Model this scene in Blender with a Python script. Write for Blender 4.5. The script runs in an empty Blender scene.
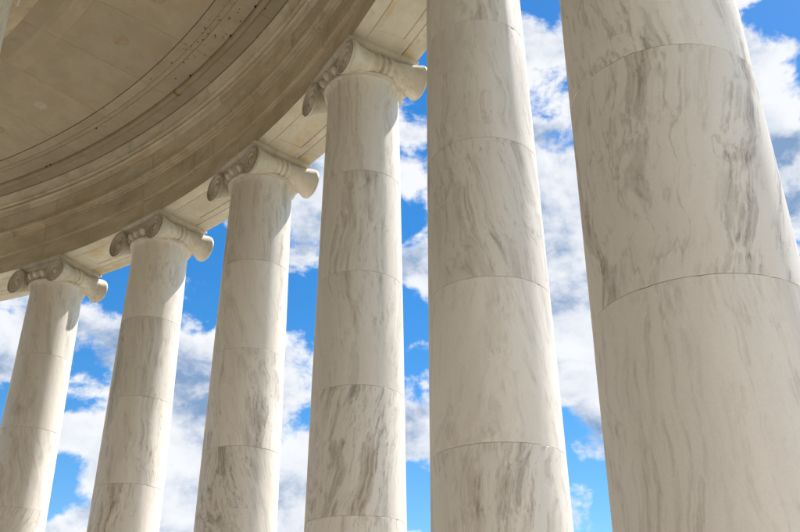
import bpy, math, random
from mathutils import Matrix, Vector
random.seed(7)
sc = bpy.context.scene
COL = sc.collection
PI = math.pi
rad = math.radians

# ------------------------------------------------------------------ camera
ZS = 13.40                       # height of the architrave soffit above the floor
CAM = (21.76788, 0.0, ZS - 11.78192)
YAW, PIT, ROL, FPX = 1.65967, 0.4727, -0.00443, 893.078
fw = Vector((math.cos(PIT)*math.cos(YAW), math.cos(PIT)*math.sin(YAW), math.sin(PIT)))
rt = Vector((math.sin(YAW), -math.cos(YAW), 0))
up = rt.cross(fw)
c, s = math.cos(ROL), math.sin(ROL)
r2, u2 = c*rt + s*up, -s*rt + c*up
cd = bpy.data.cameras.new('camera')
cam = bpy.data.objects.new('camera', cd)
COL.objects.link(cam)
cam.matrix_world = Matrix(((r2.x, u2.x, -fw.x, CAM[0]), (r2.y, u2.y, -fw.y, CAM[1]), (r2.z, u2.z, -fw.z, CAM[2]), (0, 0, 0, 1)))
cd.sensor_width = 36.0
cd.lens = FPX/800*36.0
cd.clip_end = 8000
sc.camera = cam

# ------------------------------------------------------------------ sky, sun, exposure
SUN_AZ, SUN_EL = rad(40), rad(58)
sc.view_settings.view_transform = 'Standard'
sc.view_settings.look = 'None'
sc.view_settings.gamma = 1
sc.view_settings.exposure = 1.25
sc.cycles.max_bounces = 6
sc.cycles.diffuse_bounces = 4
sc.cycles.use_adaptive_sampling = True
sc.cycles.adaptive_threshold = 0.02
sc.cycles.glossy_bounces = 2

sd = bpy.data.lights.new('sun', 'SUN')
sd.energy = 4.3
sd.angle = rad(0.53)
sd.color = (1.0, 0.965, 0.91)
sun = bpy.data.objects.new('sun', sd)
COL.objects.link(sun)
sdir = Vector((math.cos(SUN_EL)*math.cos(SUN_AZ), math.cos(SUN_EL)*math.sin(SUN_AZ), math.sin(SUN_EL)))
sun.rotation_euler = sdir.to_track_quat('Z', 'Y').to_euler()
sun.location = (40, 40, 60)


class NT:
    """small helper for building node trees"""
    def __init__(self, tree):
        self.t = tree
        self.n = tree.nodes
        self.l = tree.links

    def node(self, typ, **kw):
        nd = self.n.new(typ)
        for k, v in kw.items():
            if hasattr(nd, k):
                setattr(nd, k, v)
        return nd

    def put(self, sock, v):
        if isinstance(v, bpy.types.NodeSocket):
            self.l.new(v, sock)
        elif v is not None:
            sock.default_value = v

    def math(self, op, a, b=None, c=None, clamp=False):
        nd = self.node('ShaderNodeMath', operation=op, use_clamp=clamp)
        for i, v in enumerate((a, b, c)):
            if v is not None:
                self.put(nd.inputs[i], v)
        return nd.outputs[0]

    def vmath(self, op, a, b=None, scale=None):
        nd = self.node('ShaderNodeVectorMath', operation=op)
        self.put(nd.inputs[0], a)
        if b is not None:
            self.put(nd.inputs[1], b)
        if scale is not None:
            self.put(nd.inputs['Scale'], scale)
        return nd.outputs['Value'] if op in ('LENGTH', 'DOT_PRODUCT', 'DISTANCE') else nd.outputs[0]

    def noise(self, vec, scale, detail=6, rough=.55, dist=0.0, lac=2.0, out=0):
        nd = self.node('ShaderNodeTexNoise')
        self.put(nd.inputs['Vector'], vec)
        self.put(nd.inputs['Scale'], scale)
        self.put(nd.inputs['Detail'], detail)
        self.put(nd.inputs['Roughness'], rough)
        self.put(nd.inputs['Distortion'], dist)
        self.put(nd.inputs['Lacunarity'], lac)
        return nd.outputs[out]

    def smooth(self, v, a, b, lo=0.0, hi=1.0):
        nd = self.node('ShaderNodeMapRange', interpolation_type='SMOOTHSTEP')
        self.put(nd.inputs['Value'], v)
        nd.inputs['From Min'].default_value = a
        nd.inputs['From Max'].default_value = b
        nd.inputs['To Min'].default_value = lo
        nd.inputs['To Max'].default_value = hi
        return nd.outputs[0]

    def mix(self, f, a, b, mode='MIX'):
        nd = self.node('ShaderNodeMix', data_type='RGBA', blend_type=mode)
        self.put(nd.inputs[0], f)
        self.put(nd.inputs[6], a if isinstance(a, bpy.types.NodeSocket) else (*a, 1))
        self.put(nd.inputs[7], b if isinstance(b, bpy.types.NodeSocket) else (*b, 1))
        return nd.outputs[2]

    def comb(self, x, y, z):
        nd = self.node('ShaderNodeCombineXYZ')
        for i, v in enumerate((x, y, z)):
            self.put(nd.inputs[i], v)
        return nd.outputs[0]

    def sep(self, v):
        nd = self.node('ShaderNodeSeparateXYZ')
        self.put(nd.inputs[0], v)
        return nd.outputs


# cumulus in the sky: (azimuth, elevation, angular radius, amount) in degrees; gaps of clear blue are negative
CLOUDS = [(105.1, 18.6, 6.1, 0.1), (109.5, 17.5, 4.5, 0.05), (102.4, 29.9, 4.0, 0.12), (115.4, 20.4, 2.6, 0.09), (102.1, 12.3, 3.2, 0.1), (115.0, 10.2, 2.9, 0.1), (108.9, 11.6, 1.8, 0.06), (108.9, 25.6, 3.2, -0.16), (101.8, 24.4, 2.2, -0.15), (116.1, 12.7, 1.7, -0.15), (115.9, 18.3, 1.5, -0.10), (114.8, 24.6, 2.1, -0.13), (114.6, 26.5, 1.6, -0.12), (93.9, 33.7, 1.9, 0.06), (94.1, 36.2, 1.4, 0.1), (94.2, 16.7, 3.1, 0.12), (94.8, 20.0, 1.8, -0.11), (94.2, 12.9, 1.7, -0.15), (94.8, 29.5, 1.6, -0.09), (94.9, 24.3, 1.7, -0.09), (94.2, 38.2, 2.0, -0.10), (93.8, 26.8, 1.7, 0.1), (83.3, 27.6, 5.1, 0.12), (83.5, 33.9, 3.2, 0.09), (83.5, 21.3, 3.2, 0.1), (84.1, 40.1, 2.2, 0.12), (83.4, 37.5, 1.7, -0.13), (83.7, 13.8, 3.2, -0.11), (82.5, 42.5, 1.7, -0.14), (67.4, 36.6, 4.0, 0.12), (67.7, 31.3, 2.6, 0.1), (66.0, 34.2, 1.8, -0.13), (65.0, 39.3, 1.9, -0.10), (121.0, 21.0, 2.7, 0.1), (82.9, 15.8, 1.6, 0.13), (84.4, 12.0, 1.5, 0.09), (116.8, 17.0, 2.4, 0.07), (114.6, 14.6, 2.0, 0.08), (67.7, 28.0, 1.6, 0.08)]
SKY_STRENGTH = 0.10
SKY_SAT, SKY_VAL = 1.42, 0.70
CLOUD_T = 0.50
CLOUD_AMT = 1.0
CLOUD_OFFSET = (3.1, 1.7, 4.2)
CLOUD_LIT = (4.1, 4.15, 4.25)
CLOUD_DARK = (1.05, 1.6, 2.5)


def build_world():
    w = bpy.data.worlds.new('World')
    sc.world = w
    w.use_nodes = True
    w.node_tree.nodes.clear()
    t = NT(w.node_tree)
    out = t.node('ShaderNodeOutputWorld')
    bg = t.node('ShaderNodeBackground')
    bg.inputs['Strength'].default_value = SKY_STRENGTH
    sky = t.node('ShaderNodeTexSky', sky_type='NISHITA')
    sky.sun_disc = False
    sky.sun_elevation = SUN_EL
    sky.sun_rotation = PI/2 - SUN_AZ
    sky.air_density, sky.dust_density, sky.ozone_density = 1.0, 0.2, 2.0
    hs = t.node('ShaderNodeHueSaturation')
    hs.inputs['Hue'].default_value = SKY_HUE
    hs.inputs['Saturation'].default_value = SKY_SAT
    hs.inputs['Value'].default_value = SKY_VAL
    t.l.new(sky.outputs[0], hs.inputs['Color'])
    d = t.vmath('NORMALIZE', t.node('ShaderNodeTexCoord').outputs['Generated'])
    q = t.vmath('ADD', t.vmath('MULTIPLY', d, (1.0, 1.0, 1.35)), CLOUD_OFFSET)
    warp = t.vmath('SCALE', t.vmath('SUBTRACT', t.noise(q, 9.0, 4, .5, out=1), (.5, .5, .5)), scale=.05)
    q = t.vmath('ADD', q, warp)

    def density(v, det):
        return t.math('ADD', t.math('MULTIPLY', t.noise(v, 5.0, 2, .5), .42), t.math('MULTIPLY', t.noise(v, 15.0, det, .60), .58))
    dn = density(q, 9)
    bias = None
    for az, el, r_, am in CLOUDS:
        dv = (math.cos(rad(el))*math.cos(rad(az)), math.cos(rad(el))*math.sin(rad(az)), math.sin(rad(el)))
        k = t.smooth(t.vmath('DOT_PRODUCT', d, dv), math.cos(rad(r_*1.5)), 1.0, 0.0, am*CLOUD_AMT)
        bias = k if bias is None else t.math('ADD', bias, k)
    dn = t.math('ADD', dn, bias)
    above = t.math('ADD', density(t.vmath('ADD', q, (.012, .010, .045)), 5), bias)
    mask = t.smooth(dn, CLOUD_T - .030, CLOUD_T + .060)
    shade = t.smooth(t.math('SUBTRACT', t.math('ADD', t.math('MULTIPLY', above, .75), t.math('MULTIPLY', dn, .25)), t.math('MULTIPLY', bias, .22)), CLOUD_T - .01, CLOUD_T + .20)
    relief = t.smooth(t.math('SUBTRACT', dn, above), -.10, .10)
    shade = t.math('MULTIPLY', shade, t.math('MULTIPLY_ADD', relief, -.75, 1.12), clamp=True)
    col = t.mix(shade, CLOUD_LIT, CLOUD_DARK)
    mix = t.mix(t.math('MULTIPLY', mask, 0.97), hs.outputs[0], col)
    t.l.new(mix, bg.inputs['Color'])
    t.l.new(bg.outputs[0], out.inputs[0])


SKY_HUE = 0.5
build_world()


# ------------------------------------------------------------------ materials
def new_mat(name):
    m = bpy.data.materials.new(name)
    m.use_nodes = True
    m.node_tree.nodes.clear()
    t = NT(m.node_tree)
    out = t.node('ShaderNodeOutputMaterial')
    b = t.node('ShaderNodeBsdfPrincipled')
    t.l.new(b.outputs[0], out.inputs[0])
    return m, t, b


def bump(t, b, h, strength, dist):
    nd = t.node('ShaderNodeBump')
    nd.inputs['Strength'].default_value = strength
    nd.inputs['Distance'].default_value = dist
    t.l.new(h, nd.inputs['Height'])
    t.l.new(nd.outputs[0], b.inputs['Normal'])


def object_coords(t, amount=37.0):
    """solid texture coordinates, moved by a different amount in every block"""
    co = t.node('ShaderNodeTexCoord').outputs['Object']
    r = t.node('ShaderNodeObjectInfo').outputs['Random']
    r2_ = t.math('FRACT', t.math('MULTIPLY', r, 61.7))
    r3 = t.math('FRACT', t.math('MULTIPLY', r, 13.3))
    off = t.comb(t.math('MULTIPLY', r, amount), t.math('MULTIPLY', r2_, amount), t.math('MULTIPLY', r3, amount))
    return co, t.vmath('ADD', co, off), r, r2_, r3


def mat_marble(name, base, vein, warm, stretch=0.085, strength=1.0, rough=.42):
    """quarry marble: cream ground, long feathered tan veins that run steeply through each block"""
    m, t, b = new_mat(name)
    co, p, r, rb, rc = object_coords(t)
    # every block was cut differently: bedding tilt, vein density and tone change from block to block
    x, y, z = t.sep(p)
    xs = t.math('ADD', x, t.math('MULTIPLY', z, t.math('MULTIPLY', t.math('SUBTRACT', rb, .5), .50)))
    ys = t.math('SUBTRACT', y, t.math('MULTIPLY', z, t.math('MULTIPLY', t.math('SUBTRACT', rc, .5), .50)))
    warp = t.vmath('SUBTRACT', t.noise(p, .75, 2, .5, out=1), (.5, .5, .5))
    q = t.vmath('ADD', t.comb(xs, ys, t.math('MULTIPLY', z, stretch)), t.vmath('SCALE', warp, scale=.46))
    warp2 = t.vmath('SUBTRACT', t.noise(p, 7.5, 3, .6, out=1), (.5, .5, .5))
    q2 = t.vmath('ADD', q, t.vmath('SCALE', warp2, scale=.034))
    q2 = t.vmath('SCALE', q2, scale=t.math('MULTIPLY_ADD', rc, .55, .75))
    gather = t.smooth(t.noise(q, 1.5, 2, .5), .36, .60)
    n1 = t.noise(q2, 4.0, 6, .62)
    fine = t.smooth(t.noise(q2, 21.0, 3, .6), .34, .66)
    # tan feathering with a fairly crisp edge, darker seams along the edges of the veins
    body = t.math('MULTIPLY', t.smooth(n1, .47, .68), t.math('MULTIPLY_ADD', fine, .42, .50))
    thin = t.smooth(t.noise(q2, 12.0, 5, .66), .50, .72)
    seam = t.math('SUBTRACT', 1.0, t.smooth(t.math('ABSOLUTE', t.math('SUBTRACT', n1, .545)), .002, .030))
    n2 = t.noise(q2, 2.1, 4, .58)
    line = t.math('SUBTRACT', 1.0, t.smooth(t.math('ABSOLUTE', t.math('SUBTRACT', n2, .5)), .002, .016))
    dens = t.math('MULTIPLY_ADD', t.math('POWER', rb, 1.2), .72, .46)
    amt = t.math('MULTIPLY', body, t.math('MULTIPLY_ADD', gather, .74, .16))
    amt = t.math('ADD', amt, t.math('MULTIPLY', thin, t.math('MULTIPLY_ADD', gather, .42, .20)))
    amt = t.math('ADD', amt, t.math('MULTIPLY', seam, t.math('MULTIPLY', t.math('MULTIPLY_ADD', fine, .6, .4), t.math('MULTIPLY_ADD', gather, .16, .04))))
    amt = t.math('ADD', amt, t.math('MULTIPLY', line, t.math('MULTIPLY', fine, .34)))
    amt = t.math('MULTIPLY', t.math('MULTIPLY', amt, dens), strength, clamp=True)
    cloudy = t.noise(q, 2.0, 4, .6)
    basec = t.mix(t.smooth(cloudy, .34, .68), base, warm)
    tone = t.math('MULTIPLY_ADD', r, .15, .90)
    basec = t.mix(1.0, basec, t.comb(tone, tone, tone), 'MULTIPLY')
    hue = t.mix(t.smooth(cloudy, .42, .60), vein, (vein[0]*.90, vein[1]*.98, vein[2]*1.14))
    colr = t.mix(amt, basec, hue)
    grain = t.noise(p, 48.0, 3, .65)
    pit = t.math('MULTIPLY', t.smooth(grain, .70, .76), .55)
    colr = t.mix(pit, colr, (vein[0]*.6, vein[1]*.55, vein[2]*.5))
    g = t.math('MULTIPLY_ADD', grain, .16, .92)
    colr = t.mix(1.0, colr, t.comb(g, g, g), 'MULTIPLY')
    t.l.new(colr, b.inputs['Base Color'])
    t.l.new(t.math('MULTIPLY_ADD', cloudy, .22, rough - .1), b.inputs['Roughness'])
    b.inputs['Specular IOR Level'].default_value = .35
    bump(t, b, t.math('ADD', t.math('MULTIPLY', grain, .7), t.math('MULTIPLY', amt, -.8)), .3, .004)
    return m


def mat_stone(name, base, dark, stain, stain_amt=.5, rough=.75, streak=(1, 1, 1), tone_var=.16, runs=0.0):
    """weathered block stone: mottled, with rusty and sooty stains that have a shape of their own"""
    m, t, b = new_mat(name)
    co, p, r, rb, rc = object_coords(t)
    q = t.vmath('MULTIPLY', p, streak)
    mott = t.noise(q, 1.6, 6, .6, .3)
    fine = t.noise(q, 9.0, 6, .62)
    grain = t.noise(p, 60.0, 3, .6)
    c1 = t.mix(t.math('MULTIPLY', t.smooth(mott, .36, .66), .60), base, dark)
    c1 = t.mix(t.math('MULTIPLY', t.smooth(fine, .50, .72), .35), c1, dark)
    st = t.math('MULTIPLY', t.smooth(t.noise(q, .8, 5, .6, .6), .50, .68), t.smooth(t.noise(q, 4.0, 5, .6), .38, .62))
    c1 = t.mix(t.math('MULTIPLY', st, stain_amt), c1, stain)
    soot = t.math('MULTIPLY', t.smooth(t.noise(q, 2.4, 8, .68), .60, .74), .45)
    c1 = t.mix(soot, c1, (dark[0]*.5, dark[1]*.48, dark[2]*.45))
    if runs:
        rn = t.noise(t.vmath('MULTIPLY', p, (1.0, 1.3, .30)), 1.3, 5, .6)
        c1 = t.mix(t.math('MULTIPLY', t.smooth(rn, .54, .74), runs), c1, (dark[0]*.6, dark[1]*.57, dark[2]*.53))
    tone = t.math('MULTIPLY_ADD', r, tone_var, 1.0 - tone_var/2)
    g = t.math('MULTIPLY', tone, t.math('MULTIPLY_ADD', grain, .20, .90))
    c1 = t.mix(1.0, c1, t.comb(g, g, g), 'MULTIPLY')
    t.l.new(c1, b.inputs['Base Color'])
    b.inputs['Roughness'].default_value = rough
    b.inputs['Specular IOR Level'].default_value = .25
    bump(t, b, t.math('ADD', t.math('MULTIPLY', grain, .4), t.math('MULTIPLY', fine, .8)), .30, .006)
    return m


def mat_plain(name, colr, rough=.8, scale=8.0, var=.25):
    m, t, b = new_mat(name)
    co = t.node('ShaderNodeTexCoord').outputs['Object']
    n = t.noise(co, scale, 6, .6)
    t.l.new(t.mix(t.smooth(n, .3, .7), colr, tuple(v*(1-var) for v in colr)), b.inputs['Base Color'])
    b.inputs['Roughness'].default_value = rough
    return m


M = {
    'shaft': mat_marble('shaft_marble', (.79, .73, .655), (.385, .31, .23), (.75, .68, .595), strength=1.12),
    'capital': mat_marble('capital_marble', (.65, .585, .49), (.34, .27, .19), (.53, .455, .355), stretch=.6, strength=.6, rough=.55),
    'entab': mat_stone('entablature_stone', (.56, .475, .355), (.355, .285, .19), (.48, .335, .16), .42, streak=(1, .45, 1.2), runs=.5),
    'frieze': mat_stone('frieze_stone', (.67, .585, .46), (.45, .375, .27), (.58, .40, .19), .5, streak=(1, .5, 1.5), runs=.35),
    'soffit': mat_stone('soffit_marble', (.61, .555, .455), (.45, .39, .30), (.54, .38, .17), .9, rough=.6, streak=(1, .6, 1), tone_var=.12, runs=.3),
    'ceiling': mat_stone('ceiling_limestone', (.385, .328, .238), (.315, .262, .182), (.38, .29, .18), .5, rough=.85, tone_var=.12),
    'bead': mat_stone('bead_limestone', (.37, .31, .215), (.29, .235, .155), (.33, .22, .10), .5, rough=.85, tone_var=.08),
    'patch_tan': mat_plain('tan_repair_disc', (.375, .295, .19), .9),
    'patch_pale': mat_plain('pale_repair_disc', (.47, .42, .33), .9),
    'drip': mat_plain('rust_drip', (.34, .21, .05), .8, 30),
    'nest': mat_plain('dark_mud_dab', (.07, .045, .022), .95, 30),
    'floor': mat_plain('floor_marble', (.47, .43, .37), .5, 1.5, .2),
    'wall': mat_plain('wall_marble', (.60, .55, .47), .6, 1.5, .2),
    'roof': mat_plain('roof_stone', (.45, .42, .37)),
    'lawn': mat_plain('lawn', (.07, .10, .035), .95, 2.0, .4),
}


# ------------------------------------------------------------------ mesh helpers
def make_mesh(name, verts, faces, mat, smooth=False, angle=35):
    me = bpy.data.meshes.new(name)
    me.from_pydata(verts, [], faces)
    me.materials.append(M[mat])
    if smooth:
        me.polygons.foreach_set('use_smooth', [True]*len(me.polygons))
        me.set_sharp_from_angle(angle=rad(angle))
    me.update()
    return me


def link(name, me, parent=None, loc=(0, 0, 0), rz=0.0, rot=None):
    o = bpy.data.objects.new(name, me)
    COL.objects.link(o)
    o.location = loc
    o.rotation_euler = rot if rot else (0, 0, rz)
    if parent:
        o.parent = parent
    return o


def empty(name, loc=(0, 0, 0), rz=0.0):
    o = link(name, None, None, loc, rz)
    o.empty_display_size = .3
    return o


def tag(o, label=None, cat=None, group=None, kind=None):
    for k, v in (('label', label), ('category', cat), ('group', group), ('kind', kind)):
        if v:
            o[k] = v
    return o


def lathe(prof, n=96):
    """closed revolve of (r, z) points, bottom to top; ends capped when r > 0"""
    v, f = [], []
    for (r, z) in prof:
        for i in range(n):
            a = 2*PI*i/n
            v.append((r*math.cos(a), r*math.sin(a), z))
    for j in range(len(prof)-1):
        for i in range(n):
            k = (i+1) % n
            f.append((j*n+i, j*n+k, (j+1)*n+k, (j+1)*n+i))
    f.append(tuple(range(n-1, -1, -1)))
    f.append(tuple((len(prof)-1)*n+i for i in range(n)))
    return v, f


def arc_block(poly, width, n):
    """a curved block: closed (r, z) polygon swept through `width` radians centred on angle 0"""
    v, f = [], []
    m = len(poly)
    area = sum(poly[i][0]*poly[(i+1) % m][1]-poly[(i+1) % m][0]*poly[i][1] for i in range(m))
    if area < 0:
        poly = poly[::-1]
    for i in range(n+1):
        a = -width/2+width*i/n
        for (r, z) in poly:
            v.append((r*math.cos(a), r*math.sin(a), z))
    for i in range(n):
        for j in range(m):
            k = (j+1) % m
            f.append((i*m+j, i*m+k, (i+1)*m+k, (i+1)*m+j)[::-1])
    f.append(tuple(range(m)))
    f.append(tuple(n*m+j for j in range(m))[::-1])
    # make the outward direction consistent
    return v, [q[::-1] for q in f]


def fix_normals(me):
    import bmesh
    bm = bmesh.new()
    bm.from_mesh(me)
    bmesh.ops.recalc_face_normals(bm, faces=bm.faces)
    bm.to_mesh(me)
    bm.free()
    return me


def arc_mesh(name, poly, width, n, mat, smooth=True, angle=28):
    v, f = arc_block(poly, width, n)
    me = make_mesh(name, v, f, mat)
    fix_normals(me)
    if smooth:
        me.polygons.foreach_set('use_smooth', [True]*len(me.polygons))
        me.set_sharp_from_angle(angle=rad(angle))
    return me


# ------------------------------------------------------------------ dimensions of the rotunda
R_COL = 24.38191
TH0, DTH = 1.15594, 0.17711
FIRST, LAST = -2, 9                      # outer columns that are built
HN = 0.63                                # soffit to neck
RI, RO = 23.664, 25.151


def shaft_r(zr):                         # zr: height below the soffit (negative)
    d = -HN-zr
    return .70+.01614*d-.00044*d*d


ang = [TH0-i*DTH for i in range(FIRST-1, LAST+2)]

# ground and floor -----------------------------------------------------------
def disc(name, r0, r1, z, mat, n=180, thick=.3):
    v, f = [], []
    for i in range(n):
        a = 2*PI*i/n
        ca, sa = math.cos(a), math.sin(a)
        v += [(r0*ca, r0*sa, z), (r1*ca, r1*sa, z), (r1*ca, r1*sa, z-thick), (r0*ca, r0*sa, z-thick)]
    for i in range(n):
        k = (i+1) % n
        for j in range(4):
            l = (j+1) % 4
            f.append((i*4+j, k*4+j, k*4+l, i*4+l)[::-1])
    return fix_normals(make_mesh(name, v, f, mat))


tag(link('floor', disc('floor', 4, 27.0, 0, 'floor')), kind='structure')
for k in range(6):
    tag(link('step', disc('step', 26.6+.42*k, 27.42+.42*k+(9 if k == 5 else 0), -.16*(k+1), 'floor')), kind='structure')
gv = [(-3000, -3000, -1.3), (3000, -3000, -1.3), (3000, 3000, -1.3), (-3000, 3000, -1.3)]
tag(link('ground', make_mesh('ground', gv, [(0, 1, 2, 3)], 'lawn')), kind='structure')

# ------------------------------------------------------------------ the column
JOINTS = [-HN-.008, -2.83211, -4.89459, -6.95707, -9.01955, -11.08203, -12.72]
drum_meshes = []
for j in range(6):
    z1, z0 = JOINTS[j]-(.0 if j == 0 else .0015), JOINTS[j+1]+.0015
    ch = .0045
    pr = [(shaft_r(z0)-ch, z0), (shaft_r(z0+ch), z0+ch)]
    for q in range(1, 8):
        zz = z0+ch+(z1-z0-2*ch)*q/8
        pr.append((shaft_r(zz), zz))
    pr += [(shaft_r(z1-ch), z1-ch), (shaft_r(z1)-ch, z1)]
    if j == 0:                              # the shaft flares into the neck
        pr = pr[:-2]+[(.7035, -.86), (.706, -.78), (.713, -.72), (.727, -.675), (.735, -.655), (.735, JOINTS[0])]
    zm = (z0+z1)/2
    nseg = 144
    v, f = lathe([(r, z-zm) for r, z in pr], nseg)
    ends = ((0, 1, 1),) if j == 0 else ((0, 1, 1), (len(pr)-1, len(pr)-2, -1))
    for ring, nxt, sg_ in ends:
        k = 0
        while k < nseg:
            k += random.randrange(2, 17)
            for d_, amt_ in ((0, 1.0), (1, random.random())):
                i_ = (k+d_) % nseg
                chip = random.uniform(.002, .011)*amt_
                for rr_, w_ in ((ring, 1.0), (nxt, .45)):
                    x_, y_, z_ = v[rr_*nseg+i_]
                    l_ = math.hypot(x_, y_)
                    v[rr_*nseg+i_] = (x_*(1-chip*w_/l_), y_*(1-chip*w_/l_), z_+sg_*chip*w_*(.9 if rr_ == nxt else 0))
    me = make_mesh('drum', v, f, 'shaft')
    me.polygons.foreach_set('use_smooth', [True]*len(me.polygons))
    me.set_sharp_from_angle(angle=rad(25))
    drum_meshes.append((me, ZS+zm))

# base: plinth, two tori and a scotia
b_prof = [(1.02, .26)]
for q in range(13):
    a = -PI/2+PI*q/12
    b_prof.append((1.00+.13*math.cos(a), .39+.13*math.sin(a)))
b_prof += [(.99, .53)]
for q in range(9):
    a = PI*q/8
    b_prof.append((.985-.07*math.sin(a), .53+.07*(1-math.cos(a))/1.0))
for q in range(9):
    a = -PI/2+PI*q/8
    b_prof.append((.91+.045*math.cos(a), .675+.0-.0+.006*0+.0+.0+(.0)+(.0)+.0-.0+.0+.0) if False else (.905+.04*math.cos(a), .672+.0+.007*0+.0-.0+.006*math.sin(a)))
v, f = lathe(b_prof, 72)
base_mesh = fix_normals(make_mesh('base', v, f, 'capital', True))


def box_mesh(name, x0, x1, y0, y1, z0, z1, mat, ch=.006):
    import bmesh
    bm = bmesh.new()
    bmesh.ops.create_cube(bm, size=1)
    for w in bm.verts:
        w.co = ((x0+x1)/2+w.co.x*(x1-x0), (y0+y1)/2+w.co.y*(y1-y0), (z0+z1)/2+w.co.z*(z1-z0))
    if ch:
        bmesh.ops.bevel(bm, geom=bm.edges[:], offset=ch, segments=1, affect='EDGES')
    me = bpy.data.meshes.new(name)
    bm.to_mesh(me)
    bm.free()
    me.materials.append(M[mat])
    return me


plinth_mesh = box_mesh('plinth', -1.15, 1.15, -1.15, 1.15, 0, .258, 'capital', .012)

# capital: x = radial (negative towards the middle of the rotunda), y = tangential, z relative to the soffit
AX, AY = .795, .845
EYE_Y, EYE_Z, RHO0 = .765, -.512, .385


def rho(m):
    n = m/(2*PI)
    return RHO0*math.exp(-(.165*n+.105*n*n))


# echinus and astragal
e_prof = [(.60, -.655), (.735, -.653)]
for q in range(9):
    a = -PI/2+PI*q/8
    e_prof.append((.757+.040*math.cos(a), -.615+.040*math.sin(a)))
e_prof += [(.735, -.575), (.735, -.566), (.775, -.562), (.780, -.556), (.780, -.540), (.745, -.536)]
for q in range(9):
    a = PI/2*q/8
    e_prof.append((.735+.085*math.sin(a), -.54+.20*(1-math.cos(a))))
e_prof += [(.82, -.32), (.62, -.31), (.60, -.14)]
v, f = lathe(e_prof, 96)
ech_mesh = make_mesh('capital', v, f, 'capital', True, 40)

# abacus with a moulded edge
def square_lathe(prof, name, mat):
    v, f = [], []
    for (o_, z) in prof:
        for sx, sy in ((-1, -1), (1, -1), (1, 1), (-1, 1)):
            v.append((sx*(AX+o_), sy*(AY+o_), z))
    for j in range(len(prof)-1):
        for i in range(4):
            k = (i+1) % 4
            f.append((j*4+i, j*4+k, (j+1)*4+k, (j+1)*4+i))
    f.append((3, 2, 1, 0))
    n = len(prof)-1
    f.append((n*4, n*4+1, n*4+2, n*4+3))
    return make_mesh(name, v, f, mat)


abacus_mesh = square_lathe([(-.12, -.150), (-.10, -.150), (-.10, -.128), (-.088, -.118), (-.06, -.100), (-.03, -.078), (-.012, -.064), (-.012, -.058), (0, -.055), (0, -.003), (-.004, .0)], 'abacus', 'capital')


# volute face: one spiral strip whose section is a raised fillet beside a hollow channel
def volute_mesh(sy, sx):
    v, f = [], []
    turns, per = 2.75, 44
    N = int(turns*per)
    sec = [(0, .0), (.02, .030), (.15, .030), (.17, .0), (.22, -.030), (.34, -.048), (.52, -.054), (.70, -.050), (.86, -.034), (.97, -.010), (1.0, .0)]
    ns = len(sec)

    def pt(m, r_, h):
        return (sx*h, sy*(EYE_Y+r_*math.sin(m)), EYE_Z+r_*math.cos(m))
    for i in range(N+1):
        m = 2*PI*i/per
        a, b_ = rho(m), rho(m+2*PI)
        dep = max(.35, a/RHO0)
        for (q, h) in sec:
            v.append(pt(m, a+(b_-a)*q, h*dep))
    for i in range(N):
        for j in range(ns-1):
            f.append((i*ns+j, (i+1)*ns+j, (i+1)*ns+j+1, i*ns+j+1))
    # rim of the outer turn, running back into the block
    o0 = len(v)
    for i in range(per+1):
        m = 2*PI*i/per
        v.append(pt(m, rho(m), -.012))
    for i in range(per):
        f.append((i*ns, o0+i, o0+i+1, (i+1)*ns))
    # eye
    re = rho(2*PI*turns)*.86
    c0 = len(v)
    rings = 6
    for k in range(rings+1):
        a = PI/2*k/rings
        for i in range(20):
            m = 2*PI*i/20
            v.append(pt(m, re*math.cos(a)+.0005, -.030+.052*math.sin(a)))
    for k in range(rings):
        for i in range(20):
            q = (i+1) % 20
            f.append((c0+k*20+i, c0+k*20+q, c0+(k+1)*20+q, c0+(k+1)*20+i))
    # floor behind the eye
    b0 = len(v)
    rb_ = rho(2*PI*(turns-1.02))
    for i in range(24):
        m = 2*PI*i/24
        v.append(pt(m, rb_, -.031))
    f.append(tuple(range(b0, b0+24)))
    me = make_mesh('volute', v, f, 'capital')
    me.polygons.foreach_set('use_smooth', [True]*len(me.polygons))
    me.set_sharp_from_angle(angle=rad(42))
    return me


# bolster: trumpet-shaped roll from the inner to the outer volute, bound with three bands
def bolster_mesh(sy):
    v, f = [], []
    xs = [i/60*2-1 for i in range(61)]
    n = 48
    L = .784
    for x in xs:
        a = abs(x)
        g = .56+.44*(a**2.2)
        lift = .125*(1-a**1.8)
        pull = .075*(1-a**1.8)
        for cx, wd, hh in ((0, .065, .12), (.16, .05, .095), (-.16, .05, .095)):
            dx = abs(x-cx)
            if dx < wd:
                g += hh*math.sqrt(1-(dx/wd)**2)+.01
        for i in range(n):
            m = 2*PI*i/n
            # the spiral outline closed smoothly over the top
            r_ = rho(m) if m < 5.2 else rho(5.2)+(rho(0)-rho(5.2))*((m-5.2)/(2*PI-5.2))
            v.append((x*L, sy*(EYE_Y-pull+g*r_*math.sin(m)), EYE_Z+lift+g*r_*math.cos(m)))
    for k in range(len(xs)-1):
        for i in range(n):
            q = (i+1) % n
            f.append((k*n+i, k*n+q, (k+1)*n+q, (k+1)*n+i))
    f.append(tuple(range(n)))
    f.append(tuple((len(xs)-1)*n+i for i in range(n))[::-1])
    me = fix_normals(make_mesh('bolster', v, f, 'capital'))
    me.polygons.foreach_set('use_smooth', [True]*len(me.polygons))
    me.set_sharp_from_angle(angle=rad(50))
    return me


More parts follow.
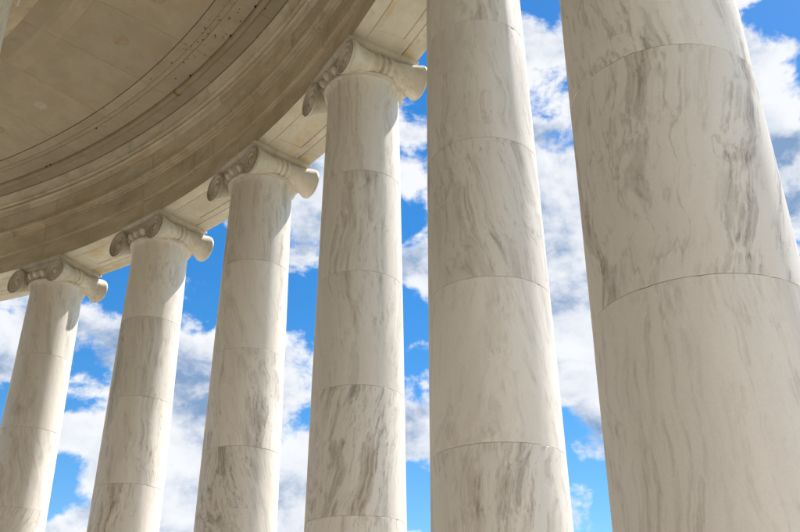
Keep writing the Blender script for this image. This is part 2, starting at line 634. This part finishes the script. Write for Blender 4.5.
# canalis: the hollow band that joins the two volutes across a face
def canalis_mesh(sx):
    v, f = [], []
    sec = [(-.138, -.06), (-.138, .020), (-.160, .020), (-.166, .0), (-.190, -.02), (-.225, -.036), (-.260, -.030), (-.282, -.012), (-.288, .014), (-.308, .020), (-.322, .0), (-.345, -.06)]
    ys = [EYE_Y*(i/12*2-1) for i in range(13)]
    for y in ys:
        sag = -.030*(1-(y/EYE_Y)**2)
        for k, (z, h) in enumerate(sec):
            v.append((sx*h, y, z+(sag if k > 3 else 0)))
    ns = len(sec)
    for i in range(len(ys)-1):
        for j in range(ns-1):
            f.append((i*ns+j, (i+1)*ns+j, (i+1)*ns+j+1, i*ns+j+1))
        f.append((i*ns+ns-1, (i+1)*ns+ns-1, (i+1)*ns, i*ns))
    f.append(tuple(range(ns)))
    f.append(tuple((len(ys)-1)*ns+j for j in range(ns))[::-1])
    return fix_normals(make_mesh('canalis', v, f, 'capital', True, 40))


# one egg in its shell, with a dart beside it; x points out of the column
def egg_mesh():
    v, f = [], []
    nu, nv = 14, 10

    def ell(cx, cz, ax_, ay_, az_):
        b0 = len(v)
        for j in range(nv+1):
            ph = -PI/2+PI*j/nv
            for i in range(nu):
                a = 2*PI*i/nu
                taper = 1.0+.22*math.sin(ph)
                v.append((cx+ax_*math.cos(ph)*math.cos(a)*taper, ay_*math.cos(ph)*math.sin(a)*taper, cz+az_*math.sin(ph)))
        for j in range(nv):
            for i in range(nu):
                k = (i+1) % nu
                f.append((b0+j*nu+i, b0+j*nu+k, b0+(j+1)*nu+k, b0+(j+1)*nu+i))
    ell(.020, .005, .082, .074, .108)
    # shell: a U-shaped roll round the egg
    b0 = len(v)
    nt, nr = 22, 8
    for i in range(nt+1):
        a = PI*1.12*(i/nt)-PI*.06
        cy, cz = .100*math.cos(a), .03-.150*math.sin(a)
        if a < 0 or a > PI:
            cz += .02
        for j in range(nr):
            b_ = 2*PI*j/nr
            rr = .014
            v.append((.0+rr*math.cos(b_)+.012, cy+rr*math.sin(b_)*math.cos(a), cz-rr*math.sin(b_)*math.sin(a)))
    for i in range(nt):
        for j in range(nr):
            k = (j+1) % nr
            f.append((b0+i*nr+j, b0+i*nr+k, b0+(i+1)*nr+k, b0+(i+1)*nr+j))
    # dart
    b0 = len(v)
    yd = .128
    v.extend([(.0, yd-.016, .09), (.0, yd+.016, .09), (.045, yd, .09), (.0, yd-.010, -.10), (.0, yd+.010, -.10), (.02, yd, -.13)])
    f.extend([(b0, b0+2, b0+5, b0+3), (b0+2, b0+1, b0+4, b0+5), (b0, b0+1, b0+2), (b0+3, b0+5, b0+4)])
    return fix_normals(make_mesh('egg', v, f, 'capital', True, 50))


VOL = {(sy, sx): volute_mesh(sy, sx) for sy in (-1, 1) for sx in (-1, 1)}
for (sy, sx), me in VOL.items():
    fix_normals(me)
BOL = {sy: bolster_mesh(sy) for sy in (-1, 1)}
CAN = {sx: canalis_mesh(sx) for sx in (-1, 1)}
EGG = egg_mesh()
FACE_X = .800


def column(r, a, label, group):
    o = empty('ionic_column', (r*math.cos(a), r*math.sin(a), 0), a)
    tag(o, label, 'column', group, 'thing')
    bs = link('base', base_mesh, o)
    link('plinth', plinth_mesh, bs)
    for me, zc in drum_meshes[::-1]:
        d_ = link('drum', me, o, (random.uniform(-.0015, .0015), random.uniform(-.0015, .0015), zc), random.uniform(0, 2*PI))
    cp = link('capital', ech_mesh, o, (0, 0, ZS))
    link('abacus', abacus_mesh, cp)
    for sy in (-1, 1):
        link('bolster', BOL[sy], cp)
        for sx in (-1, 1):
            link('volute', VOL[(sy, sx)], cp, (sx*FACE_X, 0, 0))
    for sx in (-1, 1):
        link('canalis', CAN[sx], cp, (sx*.715, 0, 0))
        for k in range(-2, 3):
            ea = (0 if sx > 0 else PI)+k*.30
            link('egg', EGG, cp, (.792*math.cos(ea), .792*math.sin(ea), -.440), rot=(0, rad(20), ea))
    return o


for i in range(FIRST, LAST+1):
    column(R_COL, TH0-i*DTH, 'tall veined white marble column with scrolled capital in the curved outer colonnade', 'columns of the outer colonnade')
column(17.13, rad(34.6), 'pale marble column standing under the inner edge of the curved ceiling', None)

# ------------------------------------------------------------------ entablature: courses of curved blocks
ent = empty('entablature', (0, 0, ZS))
tag(ent, 'curved stone entablature with stepped bands resting on the outer colonnade', 'entablature', kind='thing')
A0, A1 = ang[-1], ang[0]


def course(name, poly, width, first, count, n, mat, parent, gap=.005, rmean=24.0, jit=0.0, shift=0.0):
    me = arc_mesh(name, poly, width-gap/rmean, n, mat)
    for k in range(count):
        o = link(name, me, parent, (0, 0, 0), first+shift-k*width)
        if jit:
            o.scale = (1+random.uniform(-jit, jit)/rmean,)*2+(1,)
    return me


NB = LAST-FIRST+2
MID0 = TH0-(FIRST-1)*DTH-DTH/2
# lower band of the architrave, one stone from column to column
course('architrave_block', [(RI+.016, 0.0), (23.948, 0.0), (23.948, .54), (RI+.016, .545)], DTH, MID0, NB, 14, 'entab', ent, .006)
course('upper_fascia_block', [(23.580, .558), (23.592, .547), (23.95, .547), (23.95, 1.080), (23.580, 1.080)], DTH, MID0, NB, 14, 'entab', ent, .006)
# moulding under the frieze
tae = [(23.95, 1.085), (23.60, 1.085), (23.575, 1.088), (23.545, 1.094), (23.533, 1.108), (23.535, 1.125), (23.548, 1.134), (23.515, 1.138), (23.490, 1.150), (23.480, 1.168), (23.482, 1.182), (23.43, 1.186), (23.405, 1.190), (23.400, 1.20), (23.400, 1.262), (23.42, 1.275), (23.54, 1.285), (23.95, 1.285)]
course('taenia_block', tae, DTH/2, MID0+DTH/4, NB*2, 8, 'entab', ent, .005)
# frieze
course('frieze_block', [(23.95, 1.290), (23.545, 1.290), (23.530, 1.33), (23.505, 1.42), (23.49, 1.55), (23.485, 1.840), (23.95, 1.840)], DTH/2, MID0+DTH/4, NB*2, 8, 'frieze', ent, .010, jit=.006, shift=-.018)
# bed moulding
course('bed_moulding_block', [(23.95, 1.854), (23.455, 1.854), (23.425, 1.857), (23.42, 1.875), (23.415, 1.92), (23.395, 1.975), (23.36, 2.000), (23.352, 2.012), (23.395, 2.020), (23.385, 2.096), (23.95, 2.098)], DTH/2, MID0+DTH/4, NB*2, 8, 'frieze', ent, .005, shift=.03)
cav = [(23.95, 2.102), (23.30, 2.102), (23.288, 2.108), (23.288, 2.124), (23.305, 2.128)]
for q in range(7):
    k = q/6
    cav.append((23.305-.108*(.7*k+.3*k*k), 2.13+.265*k))
cav += [(23.19, 2.397), (23.19, 2.415), (23.95, 2.415)]
course('cove_block', cav, DTH/2, MID0+DTH/4, NB*2, 8, 'frieze', ent, .005, shift=-.045)


# soffit between the columns: a sunk panel framed by flat margins
def soffit_mesh():
    w = DTH-.006/24.4
    r0, r1 = 23.958, 24.788
    pw = .0757-.0                       # sunk panel: angular width
    pr0, pr1 = 24.055, 24.625
    depth = .022
    bev = .016
    n = 14
    na = [-w/2]+[-pw/2+pw*i/10 for i in range(11)]+[w/2]
    rows = []
    v, f = [], []

    def P(r, a, z):
        v.append((r*math.cos(a), r*math.sin(a), z))
        return len(v)-1
    # outer grid of the flat margin
    g = {}
    for i, a in enumerate(na):
        for j, r in enumerate((r0, pr0, pr1, r1)):
            g[i, j] = P(r, a, 0)
    last = len(na)-1
    for i in range(last):
        for j in range(3):
            if 1 <= i < last-1 and j == 1:
                continue
            f.append((g[i, j], g[i+1, j], g[i+1, j+1], g[i, j+1]))
    b_in, b_out = {}, {}
    for i in range(1, last):
        a = na[i]
        da = bev/24.3 if i == 1 else (-bev/24.3 if i == last-1 else 0)
        b_in[i] = P(pr0+bev, a+da, depth)
        b_out[i] = P(pr1-bev, a+da, depth)
    for i in range(1, last-1):
        f.append((g[i, 1], g[i+1, 1], b_in[i+1], b_in[i]))
        f.append((g[i, 2], b_out[i], b_out[i+1], g[i+1, 2]))
        f.append((b_in[i], b_in[i+1], b_out[i+1], b_out[i]))
    f.append((g[1, 1], b_in[1], b_out[1], g[1, 2]))
    f.append((g[last-1, 1], g[last-1, 2], b_out[last-1], b_in[last-1]))
    # sides and top
    tp = {}
    for i, a in enumerate(na):
        for j, r in ((0, r0), (3, r1)):
            tp[i, j] = P(r, a, .5)
    for i in range(last):
        f.append((g[i, 0], tp[i, 0], tp[i+1, 0], g[i+1, 0]))
        f.append((g[i, 3], g[i+1, 3], tp[i+1, 3], tp[i, 3]))
        f.append((tp[i, 0], tp[i, 3], tp[i+1, 3], tp[i+1, 0]))
    for i in (0, last):
        f.append((g[i, 0], g[i, 1], g[i, 2], g[i, 3], tp[i, 3], tp[i, 0]))
    return fix_normals(make_mesh('soffit_block', v, f, 'soffit'))


sof = soffit_mesh()
for k in range(NB):
    link('soffit_block', sof, ent, (0, 0, 0), MID0-k*DTH)
# inner and outer soffit margins carry the paler marble
course('soffit_margin', [(RI+.004, -.004), (23.945, -.004), (23.945, -.001), (RI+.004, -.001)], DTH, MID0, NB, 14, 'soffit', ent, .012)
course('outer_architrave_block', [(24.800, 0), (RO, 0), (RO, .55), (25.19, .555), (25.19, 1.1), (25.30, 1.12), (25.30, 1.25), (25.21, 1.27), (24.80, 1.27)], DTH, MID0, NB, 14, 'soffit', ent, .006)
course('cornice_block', [(24.8, 1.275), (25.22, 1.275), (25.22, 1.95), (25.36, 2.06), (25.42, 2.2), (25.80, 2.24), (25.80, 2.45), (25.95, 2.62), (25.95, 2.72), (24.8, 2.9)], DTH, MID0, NB, 14, 'wall', ent, .006)
# unseen solid ring added behind the facing to stop light leaking through joints
link('light_block_ring', arc_mesh('light_block_ring', [(23.97, .53), (24.79, .53), (24.79, 2.6), (23.97, 2.6)], NB*DTH, 120, 'roof'), ent, (0, 0, 0), (A0+A1)/2)

# ------------------------------------------------------------------ ceiling of the walk
ceil = empty('ceiling', (0, 0, ZS))
tag(ceil, kind='structure')
H2 = DTH/2
CB = MID0+DTH/4
CN = NB*2
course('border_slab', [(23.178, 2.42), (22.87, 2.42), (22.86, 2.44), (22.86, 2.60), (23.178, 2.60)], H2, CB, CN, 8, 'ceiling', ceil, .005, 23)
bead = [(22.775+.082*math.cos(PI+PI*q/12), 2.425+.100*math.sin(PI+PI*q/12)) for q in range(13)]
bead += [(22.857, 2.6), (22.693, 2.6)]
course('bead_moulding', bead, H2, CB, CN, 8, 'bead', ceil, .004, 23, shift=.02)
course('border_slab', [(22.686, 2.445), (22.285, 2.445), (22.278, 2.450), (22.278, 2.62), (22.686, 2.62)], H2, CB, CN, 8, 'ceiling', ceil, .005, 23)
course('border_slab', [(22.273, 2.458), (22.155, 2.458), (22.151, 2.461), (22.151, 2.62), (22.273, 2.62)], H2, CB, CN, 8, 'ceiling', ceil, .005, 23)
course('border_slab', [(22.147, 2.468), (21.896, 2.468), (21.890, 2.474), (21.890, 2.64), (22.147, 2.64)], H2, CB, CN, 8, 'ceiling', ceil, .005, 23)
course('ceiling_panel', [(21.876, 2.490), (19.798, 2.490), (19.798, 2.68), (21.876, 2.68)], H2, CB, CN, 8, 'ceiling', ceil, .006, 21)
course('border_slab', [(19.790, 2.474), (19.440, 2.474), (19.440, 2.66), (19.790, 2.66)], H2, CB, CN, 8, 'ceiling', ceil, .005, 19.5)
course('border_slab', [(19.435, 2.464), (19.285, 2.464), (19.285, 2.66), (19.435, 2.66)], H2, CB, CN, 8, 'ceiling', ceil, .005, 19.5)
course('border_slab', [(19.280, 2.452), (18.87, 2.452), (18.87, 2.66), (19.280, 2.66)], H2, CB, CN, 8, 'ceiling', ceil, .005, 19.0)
# round stone discs let into the panels, alternately tan and pale
discs = {'patch_tan': None, 'patch_pale': None}
for key in discs:
    v, f = lathe([(.18 if key == 'patch_tan' else .155, -.004), (.185 if key == 'patch_tan' else .16, .0), (.185 if key == 'patch_tan' else .16, .05)], 28)
    discs[key] = fix_normals(make_mesh('disc', v, f, key))
for k in range(CN):
    a = CB-k*H2
    key = 'patch_pale' if k % 2 else 'patch_tan'
    deg = math.degrees(a)
    if 45 < deg < 50:
        key = 'patch_tan'
    elif 50 < deg < 55:
        key = None
    elif 55 < deg < 60:
        key = 'patch_pale'
    if key:
        link('disc', discs[key], ceil, (20.84*math.cos(a), 20.84*math.sin(a), 2.4905))
# roof over everything
roof = link('roof', arc_mesh('roof', [(15.6, 2.95), (24.7, 2.95), (24.7, 3.2), (15.6, 3.4)], NB*DTH, 120, 'roof'), None, (0, 0, ZS), (A0+A1)/2)
tag(roof, 'stone roof slab over the covered walk', 'roof', kind='thing')

# ------------------------------------------------------------------ inner beam and chamber wall
inn = empty('inner_entablature', (0, 0, ZS))
tag(inn, 'inner stone beam bordering the curved ceiling above the inner column', 'entablature', kind='thing')
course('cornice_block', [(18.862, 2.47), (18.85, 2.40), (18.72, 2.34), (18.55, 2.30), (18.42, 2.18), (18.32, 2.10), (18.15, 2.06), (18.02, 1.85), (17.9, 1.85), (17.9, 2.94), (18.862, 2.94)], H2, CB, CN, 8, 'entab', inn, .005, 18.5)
course('architrave_block', [(17.885, 0), (17.885, .55), (17.93, .555), (17.93, 1.2), (17.97, 1.845), (16.43, 1.845), (16.43, 0)], DTH, MID0, NB, 14, 'entab', inn, .006, 17.2)
wall = link('drum_wall', arc_mesh('drum_wall', [(15.0, 0), (15.6, 0), (15.6, ZS+2.95), (15.0, ZS+2.95)], NB*DTH, 120, 'wall'), None, (0, 0, .004), (A0+A1)/2)
tag(wall, 'curved marble wall of the round chamber behind the inner column', 'wall', kind='thing')
link('ceiling_slab', arc_mesh('ceiling_slab', [(15.61, 1.86), (17.89, 1.86), (17.89, 1.98), (15.61, 1.98)], NB*DTH, 120, 'ceiling'), inn, (0, 0, 0), (A0+A1)/2)

# ------------------------------------------------------------------ small marks on the ceiling
def dab_mesh(seed, mat, sx_, sy_, sz_):
    rnd = random.Random(seed)
    v, f = [], []
    nu, nv = 9, 5
    for j in range(nv+1):
        ph = -PI/2+PI*j/nv
        for i in range(nu):
            a = 2*PI*i/nu
            k = 1+rnd.uniform(-.25, .25)
            v.append((sx_*math.cos(ph)*math.cos(a)*k, sy_*math.cos(ph)*math.sin(a)*k, sz_*math.sin(ph)))
    for j in range(nv):
        for i in range(nu):
            k = (i+1) % nu
            f.append((j*nu+i, j*nu+k, (j+1)*nu+k, (j+1)*nu+i))
    return fix_normals(make_mesh('mud_dab', v, f, mat, True, 60))


DABS = [dab_mesh(k, 'nest', .028, .034, .022) for k in range(3)]
rn = random.Random(5)
# wasps' mud along the bead and the joints beside it
for (r_, deg, big) in ((22.69, 40.5, 1.4), (22.86, 40.3, 1.3), (22.69, 43.5, 1.3), (22.69, 48.3, 1.3), (22.69, 64.4, 1.1), (22.69, 64.0, 1.0), (22.70, 52.3, .8), (23.19, 42.6, 1.0), (23.20, 40.8, .9), (23.19, 47.9, .8), (22.69, 38.2, .8), (22.28, 57.6, .8)):
    a = rad(deg)
    o = link('mud_dab', DABS[rn.randrange(3)], ceil, (r_*math.cos(a), r_*math.sin(a), 2.43), rn.uniform(0, 6))
    o.scale = (big, big, big)
for k in range(70):                       # loose scatter of specks where the border slabs meet
    a = rad(rn.gauss(44.5, 2.6))
    r_ = rn.choice((22.28, 22.15, 22.45))+rn.gauss(0, .10)
    if 21.92 < r_ < 22.66:
        o = link('mud_dab', DABS[rn.randrange(3)], ceil, (r_*math.cos(a), r_*math.sin(a), 2.450 if r_ > 22.28 else (2.462 if r_ > 22.15 else 2.472)), rn.uniform(0, 6))
        q = rn.uniform(.3, .85)
        o.scale = (q, q, q*.6)


# rusty drip hanging over the bead
def drip_mesh():
    v, f = [], []
    n = 14
    for i in range(n+1):
        a = PI+PI*i/n
        w_ = .030*(1+.4*math.sin(i*1.7))
        for s_ in (-1, 1):
            for h in (.0, .020):
                v.append((22.775+(.083+h)*math.cos(a), s_*w_+.012*math.sin(i*.9), 2.425+(.101+h)*math.sin(a)))
    for i in range(n):
        b0, b1 = i*4, i*4+4
        f += [(b0+1, b1+1, b1+3, b0+3), (b0, b0+2, b1+2, b1), (b0, b1, b1+1, b0+1), (b0+2, b0+3, b1+3, b1+2)]
    f += [(0, 1, 3, 2), (n*4, n*4+2, n*4+3, n*4+1)]
    return fix_normals(make_mesh('rust_drip', v, f, 'drip'))


link('rust_drip', drip_mesh(), ceil, (0, 0, 0), rad(50.2))
